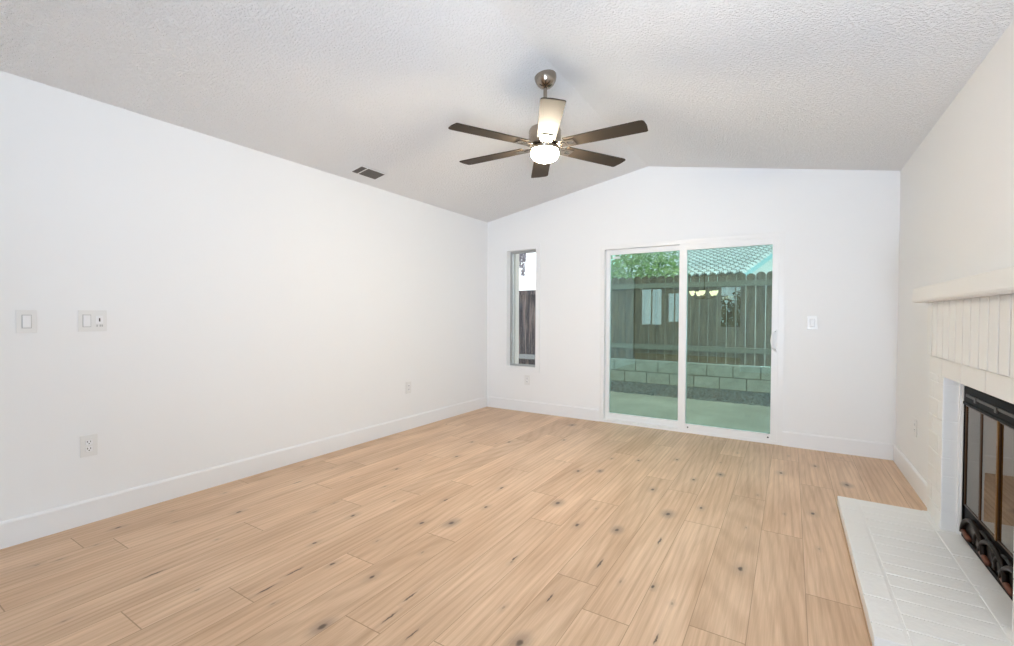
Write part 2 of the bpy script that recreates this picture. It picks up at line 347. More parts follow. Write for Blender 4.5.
# rear window frames and panes
for i, (a, b, c, d) in enumerate(RW):
    bm = nb(); f = .05
    for q in ((a, a+f, c, d), (b-f, b, c, d), (a+f, b-f, c, c+f), (a+f, b-f, d-f, d), ((a+b)/2-.02, (a+b)/2+.02, c+f, d-f)):
        bx(bm, q[0], q[1], -5.08, -5.03, q[2], q[3])
    wf = struct('window_%d' % (i+2), bm, m_vinyl)
    pn = obj('window_pane', bx(nb(), a+f, b-f, -5.06, -5.055, c+f, d-f), m_clear, wf)
bm = nb()
for q in ((-4.2, -4.15, .1, 2.3), (-1.65, -1.6, .1, 2.3), (-4.15, -1.65, .1, .15), (-4.15, -1.65, 2.25, 2.3), (-2.92, -2.88, .15, 2.25)): bx(bm, 3.64, 3.69, *q)
wf = struct('window_6', bm, m_vinyl); obj('window_pane', bx(nb(), 3.66, 3.665, -4.15, -1.65, .15, 2.25), m_clear, wf)

# baseboards (moulded profile)
BH, BT = .137, .015
def base_profile(): return [(0, 0), (BT, 0), (BT, BH-.012), (BT-.004, BH-.004), (BT-.009, BH), (0, BH)]
def base_y(name, xa, xb, y, s):   # runs along X on a wall at y, faces -Y if s=-1
    bm = nb(); prism(bm, [(y+s*a, z) for a, z in base_profile()], 0, xa, xb); return struct(name, bm, m_trim)
def base_x(name, ya, yb, x, s):
    bm = nb()
    prism(bm, [(x+s*a, z) for a, z in base_profile()], 1, ya, yb); return struct(name, bm, m_trim)
base_x('baseboard_left', YO, YB, XL, 1)
base_y('baseboard_back_left', XL+BT, DX0-.012, YB, -1)
base_y('baseboard_back_right', DX1+.012, XR-BT, YB, -1)
base_x('baseboard_right', 3.64, YB, XR, -1)

# ------------------------------------------------------------------ narrow window in the back wall
tw = .060
bm = nb(); yf = YB-.012
for q in ((WX0-tw, WX0, WZ0-tw, WZ1+tw), (WX1, WX1+tw-.003, WZ0-tw, WZ1+tw), (WX0, WX1, WZ1, WZ1+tw), (WX0, WX1, WZ0-tw, WZ0)): bx(bm, q[0], q[1], yf, YB, q[2], q[3])
struct('trim_1', bm, m_trim)
bm = nb(); f = .022
for q in ((WX0, WX0+f, WZ0, WZ1), (WX1-f*.6, WX1, WZ0, WZ1), (WX0+f, WX1-f*.6, WZ1-.03, WZ1), (WX0+f, WX1-f*.6, WZ0, WZ0+.025)): bx(bm, q[0], q[1], YB+.075, YB+.105, q[2], q[3])
wf = struct('window_1', bm, m_alu)
obj('window_pane', bx(nb(), WX0+f, WX1-f*.6, YB+.088, YB+.092, WZ0+.025, WZ1-.03), m_clear, wf)
m_stucco = mat('cream_stucco', (.62, .60, .55), .95); bump(m_stucco, 60, .6, .006, 3)
# ------------------------------------------------------------------ sliding patio door
bm = nb(); y0, y1 = YB-.004, YB+.13
fr = .035
bx(bm, DX0, DX0+fr, y0, y1, 0, DZ); bx(bm, DX1-fr, DX1, y0, y1, 0, DZ); bx(bm, DX0+fr, DX1-fr, y0, y1, DZ-fr, DZ); bx(bm, DX0+fr, DX1-fr, y0, y1, 0, .028)
# slim wall bead around
for q in ((DX0-.012, DX0, 0, DZ+.012), (DX1, DX1+.012, 0, DZ+.012), (DX0, DX1, DZ, DZ+.012)): bx(bm, q[0], q[1], YB-.009, YB+.01, q[2], q[3])
door = struct('door_1', bm, m_vinyl, label='white vinyl sliding patio door')
def panel(name, xa, xb, za, zb, ya, yb, ml, mr, mt, mb, lab):
    bm = nb()
    bx(bm, xa, xa+ml, ya, yb, za, zb, .003); bx(bm, xb-mr, xb, ya, yb, za, zb, .003)
    bx(bm, xa+ml, xb-mr, ya, yb, zb-mt, zb, .003); bx(bm, xa+ml, xb-mr, ya, yb, za, za+mb, .003)
    p = obj(name, bm, m_vinyl, door, label=lab)
    obj('glass_pane', bx(nb(), xa+ml, xb-mr, (ya+yb)/2-.003, (ya+yb)/2+.003, za+mb, zb-mt), m_door_glass, p)
    return p
pl = panel('fixed_panel', DX0+fr, -.93, .028, DZ-fr, YB+.055, YB+.095, .045, .055, .055, .072, 'left pane panel')
pr = panel('sliding_panel', -1.0, DX1-fr, .022, DZ-fr+.004, YB+.004, YB+.044, .075, .055, .068, .070, 'right pane panel')
# handle: white D pull on a plate
bm = nb(); bx(bm, -.138, -.112, YB-.004, YB+.006, .875, 1.09, .003)
tube(bm, [(-.125, YB+.0, 1.07), (-.133, YB-.022, 1.068), (-.150, YB-.036, 1.045), (-.158, YB-.042, .985), (-.150, YB-.036, .925), (-.133, YB-.022, .902), (-.125, YB+.0, .90)], .007, 10)
h = obj('door_handle', bm, m_vinyl, pr, smooth=True)
bm = nb(); lathe(bm, [(.006, 0), (.011, .002), (.011, .010), (.006, .013)], 16)
bmesh.ops.rotate(bm, verts=bm.verts, cent=(0, 0, 0), matrix=Matrix.Rotation(math.radians(90), 3, 'X')); bmesh.ops.translate(bm, verts=bm.verts, vec=(-.985, YB+.006, 1.0))
obj('latch_knob', bm, m_vinyl, pr, smooth=True)
bm = nb(); bx(bm, DX0+.004, DX0+.040, YB-.012, YB-.002, .967, .979, .002); obj('latch_tab', bm, m_plate, door)
for sx_ in (-.90, -.175):
    bm = nb(); lathe(bm, [(.002, 0), (.0075, .001), (.0075, .003), (.002, .004)], 14)
    bmesh.ops.rotate(bm, verts=bm.verts, cent=(0, 0, 0), matrix=Matrix.Rotation(math.radians(90), 3, 'X')); bmesh.ops.translate(bm, verts=bm.verts, vec=(sx_, YB+.005, .058))
    obj('screw_cap', bm, m_dark, pr)
obj('glass_sticker', bx(nb(), -1.738, -1.655, YB+.069, YB+.0705, 1.862, 1.888), mat('pale_sticker', (.60, .68, .66), .6), pl)

# ------------------------------------------------------------------ wall plates
def plate_face(facing, u, z, w_, h_, wallpos):
    """returns f(u0,u1,z0,z1,d0,d1,bm,bev): box on the wall, d = depth out of wall"""
    def f(bm, du0, du1, dz0, dz1, d0, d1, bev=0):
        if facing == 'x+': bx(bm, wallpos+d0, wallpos+d1, u+du0, u+du1, z+dz0, z+dz1, bev)
        elif facing == 'x-': bx(bm, wallpos-d1, wallpos-d0, u+du0, u+du1, z+dz0, z+dz1, bev)
        else: bx(bm, u+du0, u+du1, wallpos-d1, wallpos-d0, z+dz0, z+dz1, bev)
    return f
def plate(kind, facing, u, z, wallpos, label, gang=('rocker',)):
    loc = {'x+': (wallpos, u, z), 'x-': (wallpos, u, z), 'y-': (u, wallpos, z)}[facing]
    nm, cat = ('power_outlet', 'outlet') if kind == 'o' else ('light_switch', 'light switch')
    t = thing(nm, label, cat, loc)
    w_ = .078 if len(gang) == 1 else .128; h_ = .122
    f = plate_face(facing, u, z, w_, h_, wallpos)
    bm = nb(); f(bm, -w_/2, w_/2, -h_/2, h_/2, 0, .006, .002); obj('cover_plate', bm, m_plate, t)
    for i, g in enumerate(gang):
        c = 0 if len(gang) == 1 else (-.027+.056*i)
        if g == 'rocker':
            bm = nb(); f(bm, c-.019, c+.019, -.036, .036, .006, .0072); obj('rocker_frame', bm, mat('plate_recess', (.55, .55, .54), .5), t)
            bm = nb(); f(bm, c-.0155, c+.0155, -.032, .032, .0072, .012, .0015); obj('rocker', bm, m_trim, t)
        elif g == 'dial':
            bm = nb(); f(bm, c-.017, c+.017, -.016, .030, .006, .009, .001); fr_ = obj('dimmer_module', bm, m_trim, t)
            bm = nb(); f(bm, c-.003, c+.003, -.004, .016, .009, .013, .001); obj('toggle', bm, m_greym, t)
            bm = nb()
            for q in (-.013, .001, .010): f(bm, c+q, c+q+.005, -.034, -.022, .006, .009)
            obj('button_row', bm, mat('plate_recess2', (.5, .5, .49), .5), t)
        else:
            for s in (-1, 1):
                bm = nb(); f(bm, c-.0165, c+.0165, s*.0195-.0135, s*.0195+.0135, .006, .0085, .003); r_ = obj('receptacle', bm, m_trim, t)
                bm = nb(); f(bm, c-.0085, c-.0055, s*.0195-.001, s*.0195+.009, .0085, .009); f(bm, c+.005, c+.008, s*.0195-.001, s*.0195+.008, .0085, .009); f(bm, c-.0025, c+.0025, s*.0195-.010, s*.0195-.005, .0085, .009)
                q = obj('slots', bm, m_dark, r_)
    return t
plate('s', 'x+', .703, 1.163, XL, 'single rocker light switch on the left wall, leftmost wall plate')
plate('s', 'x+', .972, 1.165, XL, 'wide two gang light switch plate with rocker and dimmer', ('rocker', 'dial'))
plate('o', 'x+', .950, .447, XL, 'white duplex power outlet low on left wall below the two gang switch', ('out',))
plate('o', 'x+', 3.537, .443, XL, 'small white power outlet far along left wall near the back corner', ('out',))
plate('s', 'y-', .165, 1.157, YB, 'white light switch on back wall right of the patio door')
plate('o', 'y-', -2.810, .400, YB, 'pale power outlet under the narrow window on back wall', ('out',))
plate('o', 'x-', 4.28, .428, XR, 'pale power outlet on right wall between corner and fireplace', ('out',))

# ------------------------------------------------------------------ ceiling vent on the left slope
def build_vent():
    x0, x1, ya, yb = -3.300, -3.140, 2.672, 2.965
    ang = math.atan(sl); L_ = (x1-x0)/math.cos(ang)
    t = thing('air_vent', 'small ceiling air vent with dark louvres and white frame above left wall', 'air vent', ((x0+x1)/2, (ya+yb)/2, ZE+((x0+x1)/2-XL)*sl))
    R = Matrix.Rotation(-ang, 4, 'Y'); P = Vector((x0, 0, ZE+(x0-XL)*sl))
    def put(bm):
        for v in bm.verts: v.co = (R @ v.co) + P
        return bm
    bm = nb(); f = .014
    for q in ((0, f, ya, yb), (L_-f, L_, ya, yb), (f, L_-f, ya, ya+f), (f, L_-f, yb-f, yb), (f, L_-f, 2.748, 2.758)): bx(bm, q[0], q[1], q[2], q[3], -.006, 0)
    obj('vent_frame', put(bm), m_ceil, t)
    obj('duct_backing', put(bx(nb(), f, L_-f, ya+f, yb-f, -.001, -.0002)), m_dark, t)
    bm = nb(); n = 11
    for i in range(n):
        u = f+(L_-2*f)*(i+.5)/n
        for a, b in ((ya+f, 2.748), (2.758, yb-f)):
            k = len(bm.verts); bx(bm, u-.0045, u+.0045, a, b, -.0045, -.0030)
    obj('louvre', put(bm), m_louvre, t)
build_vent()

# ------------------------------------------------------------------ ceiling fan
def build_fan():
    cx, cy, zb = -1.42, 2.75, 2.340
    zc = ZE+(cx-XL)*sl
    t = thing('ceiling_fan', 'brushed nickel six blade ceiling fan with lit globe hanging from sloped ceiling', 'ceiling fan', (cx, cy, zc))
    # canopy: bowl seated on the slope
    bm = nb(); prof = [(.074*math.sin(a), -.082*math.cos(a)) for a in [math.radians(q) for q in (8, 20, 32, 44, 56, 68, 80, 88)]]+[(.074, .004)]
    lathe(bm, prof, 40)
    R = Matrix.Rotation(-math.atan(sl), 4, 'Y')
    for v in bm.verts: v.co = R @ v.co + Vector((cx, cy, zc))
    o = obj('canopy', bm, m_nickel, t); smooth_by_angle(o, 50)
    o = obj('downrod', lathe(nb(), [(.0125, zb+.10), (.0125, zc-.06)], 20, (cx, cy)), m_nickel, t); smooth_by_angle(o)
    bm = lathe(nb(), [(.02, zb+.165), (.03, zb+.160), (.034, zb+.125)], 24, (cx, cy)); smooth_by_angle(obj('rod_coupler', bm, m_nickel, t))
    o = obj('motor_housing', lathe(nb(), [(.085, zb+.006), (.104, zb+.012), (.108, zb+.03), (.108, zb+.105), (.100, zb+.122), (.080, zb+.130), (.03, zb+.132)], 48, (cx, cy)), m_nickel, t); smooth_by_angle(o, 35)
    o = obj('light_fitter', lathe(nb(), [(.072, zb-.028), (.095, zb-.024), (.098, zb-.008), (.088, zb+.004), (.06, zb+.008)], 48, (cx, cy)), m_nickel, t); smooth_by_angle(o, 35)
    gz = zb-.020
    o = obj('light_globe', lathe(nb(), [(.080, gz+.003), (.089, gz-.006), (.093, gz-.022), (.090, gz-.040), (.076, gz-.058), (.052, gz-.070), (.026, gz-.077), (.004, gz-.079)], 48, (cx, cy)), m_globe, t, smooth=True, label='glowing frosted globe')
    # blade outline along +X, r from .15 to .675
    for k in range(6):
        a = math.radians(60*k+1)
        pts = [(.150, -.058), (.40, -.0645), (.640, -.069), (.662, -.066), (.672, -.054), (.676, 0), (.668, .062), (.660, .069), (.40, .0645), (.150, .058)]
        bm = nb(); prism(bm, pts, 2, -.0035, .0035)
        bmesh.ops.bevel(bm, geom=bm.edges[:], offset=.0012, segments=1, affect='EDGES')
        P = Matrix.Translation((cx, cy, zb+.006)) @ Matrix.Rotation(a, 4, 'Z') @ Matrix.Rotation(math.radians(-6.5), 4, 'X')
        for v in bm.verts: v.co = P @ v.co
        b = obj('blade', bm, m_blade, t)
        # blade iron with a rectangular cut-out, under the blade root
        bm = nb()
        prism(bm, [(.085, -.030), (.115, -.034), (.115, .034), (.085, .030)], 2, -.014, -.005)
        for q in ((.115, .215, -.038, -.018), (.115, .215, .018, .038), (.150, .165, -.018, .018), (.205, .215, -.018, .018)): bx(bm, q[0], q[1], q[2], q[3], -.0095, -.0038)
        bx(bm, .115, .150, -.018, .018, -.012, -.006)
        for v in bm.verts: v.co = P @ v.co
        obj('blade_iron', bm, m_nickel, b)
        bm = nb(); bx(bm, .166, .204, -.0175, .0175, -.0062, -.0038)  # dark sheet standing in for the shade inside the cut-out
        for v in bm.verts: v.co = P @ v.co
        obj('slot_shade', bm, m_dark, b)
build_fan()

# ------------------------------------------------------------------ fireplace
XF = .700; XD = .776; FY0, FY1 = 2.08, 3.615; OY0, OY1 = 2.385, 3.330; OZ = .890; HZ = .06; HX = .268
def build_fireplace():
    t = thing('fireplace', 'white painted brick fireplace with mantel, raised hearth and black glass doors on right wall', 'fireplace', (XF, (FY0+FY1)/2, 0))
    rnd = random.Random(11)
    G = .004
    # surround: core set 3 mm back of the brick faces + bricks
    bm = nb(); c = .003
    bx(bm, XF+c, XR, OY1+c, FY1-c, HZ, 1.30); bx(bm, XF+c, XR, FY0+c, OY0-c, HZ, 1.30); bx(bm, XF+c, XR, OY0-c, OY1+c, OZ+c, 1.30)
    course = .0985; z = HZ; i = 0
    while z < OZ-.01:
        z1 = min(z+course, OZ)
        if OZ-z1 < .02: z1 = OZ
        for (a, b, side) in ((OY1, FY1, 1), (FY0, OY0, -1)):
            cut = (a+b)/2+((.05) if i % 2 else -.05)
            for p, q in ((a, cut), (cut, b)):
                j = rnd.uniform(-.001, .001)
                bx(bm, XF+j, XF+.045, p+G/2, q-G/2, z+G/2, z1-G/2, .003)
        z = z1; i += 1
    # header row above the opening
    ys = [FY1, 3.36, 3.03, 2.70, 2.37, FY0]
    for a, b in zip(ys, ys[1:]): bx(bm, XF-.001, XF+.045, b+G/2, a-G/2, OZ, .986, .003)
    s = obj('brick_surround', bm, m_brick, t)
    # reveal bricks (sides of the opening)
    bm = nb(); z = HZ
    while z < OZ-.01:
        z1 = min(z+course, OZ)
        if OZ-z1 < .02: z1 = OZ
        bx(bm, XF+.002, XD+.02, OY1+.0005, OY1+.05, z+G/2, z1-G/2, .003); bx(bm, XF+.002, XD+.02, OY0-.05, OY0-.0005, z+G/2, z1-G/2, .003)
        z = z1
    bx(bm, XF+.006, XD+.02, OY1+.004, OY1+.06, HZ, OZ); bx(bm, XF+.006, XD+.02, OY0-.06, OY0-.004, HZ, OZ)
    bx(bm, XF+.044, XD+.14, OY0-.05, OY1+.05, OZ, OZ+.05)
    obj('reveal_brick', bm, m_brick, t)
    # soldier course, slightly proud
    bm = nb(); y = FY1+.004; n = 14; w_ = (FY1+.004-FY0+.004)/n
    for k in range(n):
        j = 0
        bx(bm, XF-.015+j, XF+.04, y-w_+.0065, y-.0065, .990+rnd.uniform(-.002, .002), 1.298, .004); y -= w_
    bx(bm, XF-.007, XF+.03, FY0-.002, FY1+.002, .992, 1.298)
    obj('soldier_course', bm, m_brick, t)
    # mantel shelf with sloped underside lip
    bm = nb(); MX = .622
    prism(bm, [(MX, 1.312), (MX+.004, 1.380), (MX+.012, 1.384), (XR, 1.384), (XR, 1.298), (MX+.02, 1.298), (MX+.004, 1.303)], 1, FY0-.045, FY1+.045)
    obj('mantel_shelf', bm, m_mantel, t)
    # hearth of painted brick
    bm = nb(); xe = [HX, .370, .672, XD+.01]; g = .010; zt = HZ
    bx(bm, HX+.006, XD+.02, FY0+.006, FY1-.006, 0, zt-.0025)
    n = 14; st = (FY1-FY0)/n
    for k in range(n):
        y1_ = FY1-k*st; y0_ = y1_-st
        bx(bm, xe[1]+g/2, xe[2]-g/2, y0_+g/2, y1_-g/2, .004, zt+rnd.uniform(-.0012, .0008), .003)
    for (xa, xb, y_off) in ((xe[0], xe[1], 0), (xe[2], xe[3], .1)):
        y1_ = FY1
        ln = [.205]*7+[.1]
        if y_off: ln = [.3]*5+[.035]
        for l_ in ln:
            bx(bm, xa+(g/2 if xa != HX else 0)+rnd.uniform(-.0008, .0008), xb-g/2, y1_-l_+g/4, y1_-g/4, .004, zt+rnd.uniform(-.0010, .001), .004); y1_ -= l_
    h_ = obj('hearth', bm, m_brick, t)
    # firebox behind the doors
    bm = nb(); x0, x1, ya, yb, za, zb = XD+.05, XD+.48, OY0+.02, OY1-.02, HZ, OZ-.02
    bx(bm, x1, x1+.03, ya-.03, yb+.03, za-.03, zb+.03); bx(bm, x0, x1, ya-.03, ya, za-.03, zb+.03); bx(bm, x0, x1, yb, yb+.03, za-.03, zb+.03)
    bx(bm, x0, x1, ya, yb, za-.03, za); bx(bm, x0, x1, ya, yb, zb, zb+.03)
    obj('firebox', bm, m_firebox, t)
    # metal frame of the glass doors
    dy0, dy1 = OY0+.015, OY1-.030
    ZB, ZT, FZ0, FZ1 = .229, .762, HZ+.003, .852
    bm = nb()
    bx(bm, XD, XD+.03, dy1-.012, dy1, FZ0, FZ1, .002); bx(bm, XD, XD+.03, dy0, dy0+.012, FZ0, FZ1, .002)
    bx(bm, XD, XD+.03, dy0+.012, dy1-.012, ZT, FZ1, .003); bx(bm, XD-.004, XD+.004, dy0, dy1, ZT-.004, ZT+.010, .002)
    bx(bm, XD+.02, XD+.035, OY0, OY1, FZ1-.01, OZ)
    fr_ = obj('door_surround_frame', bm, m_black, t)
    bm = nb(); bx(bm, XD-.006, XD+.0, dy0+.05, dy1-.05, FZ1-.05, FZ1-.035, .002)
    for y_ in (2.55, 2.835, 3.10): bx(bm, XD-.010, XD, y_-.014, y_+.014, FZ1-.062, FZ1-.036, .003)
    obj('damper_bar', bm, m_greym, fr_)
    # white edge bead between reveal and frame
    obj('plaster_bead', bx(nb(), XD-.004, XD+.004, dy1, OY1, HZ, FZ1, .001), m_brick, t)
    # vent panel beneath the glass
    bm = nb(); bx(bm, XD+.008, XD+.03, dy0+.012, dy1-.012, FZ0, ZB-.004); bx(bm, XD-.002, XD+.03, dy0+.012, dy1-.012, FZ0, FZ0+.022, .002)
    vp = obj('vent_panel', bm, m_black, t)
    for yc, hw, rr, dx in ((3.095, .165, .0115, -.008), (2.835, .165, .0115, -.008), (2.575, .165, .0115, -.008), (2.965, .15, .009, .002), (2.705, .15, .009, .002)):
        pts = [(XD+dx, yc+(hw-.012)*math.cos(a), .100+.100*math.sin(a)) for a in [math.pi*i/16 for i in range(17)]]
        obj('vent_arch', tube(nb(), pts, rr, 10), m_arch, vp, smooth=True)
    for yc in (3.095, 2.835, 2.575):
        bm = nb(); prism(bm, [(yc+.15*math.cos(a), .100+.088*math.sin(a)) for a in [math.pi*i/16 for i in range(17)]], 0, XD+.003, XD+.0075)
        obj('vent_insert', bm, m_greym, vp)
        bm = nb(); tube(bm, [(XD-.006, yc+.145, .108), (XD-.012, yc+.03, .106)], .0115, 10)
        obj('vent_slider', bm, m_rust, vp, smooth=True)
    # four bifold glass leaves
    ed = [dy1-.012, 3.063, 2.835, 2.607, dy0+.012]
    for k, (a, b) in enumerate(zip(ed, ed[1:])):
        bm = nb(); f = .007; m_ = m_dbrass
        for q in ((b+.0015, b+.0015+f, ZB, ZT-.006), (a-.0015-f, a-.0015, ZB, ZT-.006)): bx(bm, XD+.004, XD+.016, *q, bev=.0015)
        bx(bm, XD+.004, XD+.016, b+.0015+f, a-.0015-f, ZB, ZB+.006); bx(bm, XD+.004, XD+.016, b+.0015+f, a-.0015-f, ZT-.012, ZT-.006)
        lf = obj('glass_door', bm, m_, t)
        if k in (1, 2):
            ye = b+.0015 if k == 1 else a-.0085
            obj('brass_stile', bx(nb(), XD-.001, XD+.0038, ye, ye+.007, ZB, ZT-.006, .001), m_brass, lf)
        obj('smoked_pane', bx(nb(), XD+.008, XD+.011, b+.008, a-.008, ZB+.006, ZT-.012), m_fire_glass, lf)
build_fireplace()

# ------------------------------------------------------------------ dining chandelier behind the camera (seen mirrored in the door glass)
def chandelier():
    cx, cy, cz = -2.0, -3.2, 1.80
    t = thing('chandelier', 'brass chandelier with amber shades, mirrored in the patio door glass', 'chandelier', (cx, cy, ZE))
    bm = nb(); lathe(bm, [(.005, cz-.12), (.03, cz-.10), (.045, cz-.05), (.02, cz), (.012, cz+.1), (.012, ZE)], 20, (cx, cy)); obj('stem', bm, m_nickel, t, smooth=True)
    for k in range(5):
        a = 2*math.pi*k/5+.3; d = Vector((math.cos(a), math.sin(a), 0)); c0 = Vector((cx, cy, cz-.05))
        ar = obj('arm', tube(nb(), [c0, c0+d*.10+Vector((0, 0, -.06)), c0+d*.22+Vector((0, 0, -.04)), c0+d*.30+Vector((0, 0, .02))], .008, 8), m_nickel, t, smooth=True)
        p = c0+d*.30
        obj('amber_shade', lathe(nb(), [(.03, cz-.02), (.05, cz+.02), (.066, cz+.06), (.08, cz+.10)], 20, (p.x, p.y)), m_shade, ar, smooth=True)
chandelier()

# ------------------------------------------------------------------ outside the back wall
m_conc = mat('patio_concrete', (.5, .48, .44), .9); noisecol(m_conc, (.36, .315, .25), (.50, .44, .35), 1.6, 5); 
m_block = mat('grey_block', (.42, .40, .34), .95); noisecol(m_block, (.34, .32, .26), (.50, .47, .40), 6, 5, lo=.3, hi=.7); bump(m_block, 70, .5, .004, 4)
m_mortar_shade = mat('dark_mortar_tile_shade', (.22, .20, .165), .95)  # real mortar in the block wall; painted shade on the tile butts
m_grav = mat('grey_gravel', (.16, .17, .17), .9); noisecol(m_grav, (.03, .035, .04), (.24, .26, .27), 30, 4)
m_fence = mat('weathered_cedar', (.28, .20, .13), .9); noisecol(m_fence, (.085, .052, .030), (.26, .18, .115), 3.2, 5, (6, 6, .8), .3, .7)
m_rail = mat('weathered_rail', (.24, .21, .16), .9)
m_fdark = mat('dark_stained_fence', (.05, .04, .045), .85); noisecol(m_fdark, (.016, .013, .020), (.20, .15, .135), 4, 5, (7, 7, .45), .45, .68)
struct('ground_patio', bx(nb(), -8, 4, YB+.16, 7.7, -.35, -.1), m_conc)
bm = nb()
# gravel bed rising to the wall: many small stones over a bed
prism(bm, [(7.701, -.35), (7.701, -.105), (8.29, .0), (8.29, -.35)], 0, -8, 4)
rnd = random.Random(5)
for i in range(5200):
    x = rnd.uniform(-3.6, .8) if i < 4600 else rnd.uniform(-6, -3.6); v = rnd.random()**.8; y = 7.66+.605*v; z = -.105+.105*max(0, (y-7.7)/.6)
    s = rnd.uniform(.010, .026); M_ = Matrix.Translation((x, y, z+s*.35)) @ Matrix.Rotation(rnd.random()*6.28, 4, 'Z') @ Matrix.Rotation(rnd.random()*1.2, 4, 'X') @ Matrix.Diagonal((s, s*rnd.uniform(.6, 1), s*rnd.uniform(.5, .8), 1))
    vs = [bm.verts.new(M_ @ Vector(p)) for p in ((1, 0, 0), (-1, 0, 0), (0, 1, 0), (0, -1, 0), (0, 0, 1), (0, 0, -1))]
    for f in ((0, 2, 4), (2, 1, 4), (1, 3, 4), (3, 0, 4), (2, 0, 5), (1, 2, 5), (3, 1, 5), (0, 3, 5)): bm.faces.new([vs[q] for q in f])
tag(obj('gravel_bed', bm, m_grav), 'strip of dark grey gravel between patio slab and block wall', 'gravel', kind='stuff')
# low block wall
bt = thing('block_wall', 'low grey concrete block wall under the weathered picket fence', 'wall', (-1.4, 8.3, 0))
obj('mortar_bed', bx(nb(), -8, 4, 8.325, 8.48, -.35, .395), m_mortar_shade, bt)
bm = nb(); bh = .2
for r in range(3):
    z0 = -.2+r*.203; x = -8+(.2 if r % 2 else 0)
    while x < 4:
        bx(bm, x+.008, x+.40-.008, 8.30, 8.49, z0+.007, min(z0+.196, .41), .006); x += .40
obj('block_courses', bm, m_block, bt)
# picket fence with scalloped tops
ft = thing('picket_fence', 'weathered brown fence of dog-eared pickets standing above block wall', 'fence', (-1.4, 8.4, .41))
bm = nb(); x = -3.9; w_ = .142
while x < 2.6:
    h_ = 1.93+rnd.uniform(-.012, .012); c = .055
    pts = [(x+.003, .415), (x+w_-.003, .415), (x+w_-.003, h_-c)]
    pts += [(x+w_/2+(w_/2-.003)*math.cos(a), h_-c+c*math.sin(a)) for a in [math.pi*i/8 for i in range(1, 8)]]+[(x+.003, h_-c)]
    j = rnd.uniform(-.004, .004); prism(bm, pts, 1, 8.40+j, 8.418+j); x += w_
obj('pickets', bm, m_fence, ft)
for z in (.66, 1.76):
    obj('rail', bx(nb(), -3.9, 2.6, 8.355, 8.396, z-.045, z+.045, .004), m_rail, ft)
ft2 = thing('stained_fence', 'dark stained board fence seen through the narrow window', 'fence', (-5.2, 8.2, 0))
bm = nb(); x = -7.4
while x < -4.0:
    j = rnd.uniform(-.004, .004); bx(bm, x+.003, x+.137, 8.16+j, 8.18+j, .02, 1.70, .002); x += .14
obj('boards', bm, m_fdark, ft2)
obj('top_rail', bx(nb(), -7.4, -4.0, 8.10, 8.16, 1.64, 1.73), m_fdark, ft2)
obj('kick_rail', bx(nb(), -7.4, -4.0, 8.08, 8.16, .33, .42, .004), mat('grey_rail', (.26, .27, .27), .9), ft2)
# exterior stucco return beside the narrow window
struct('wall_outside_return', bx(nb(), -3.30, WX0+.030, YB+.16, YB+.25, -.35, 2.6), m_stucco)
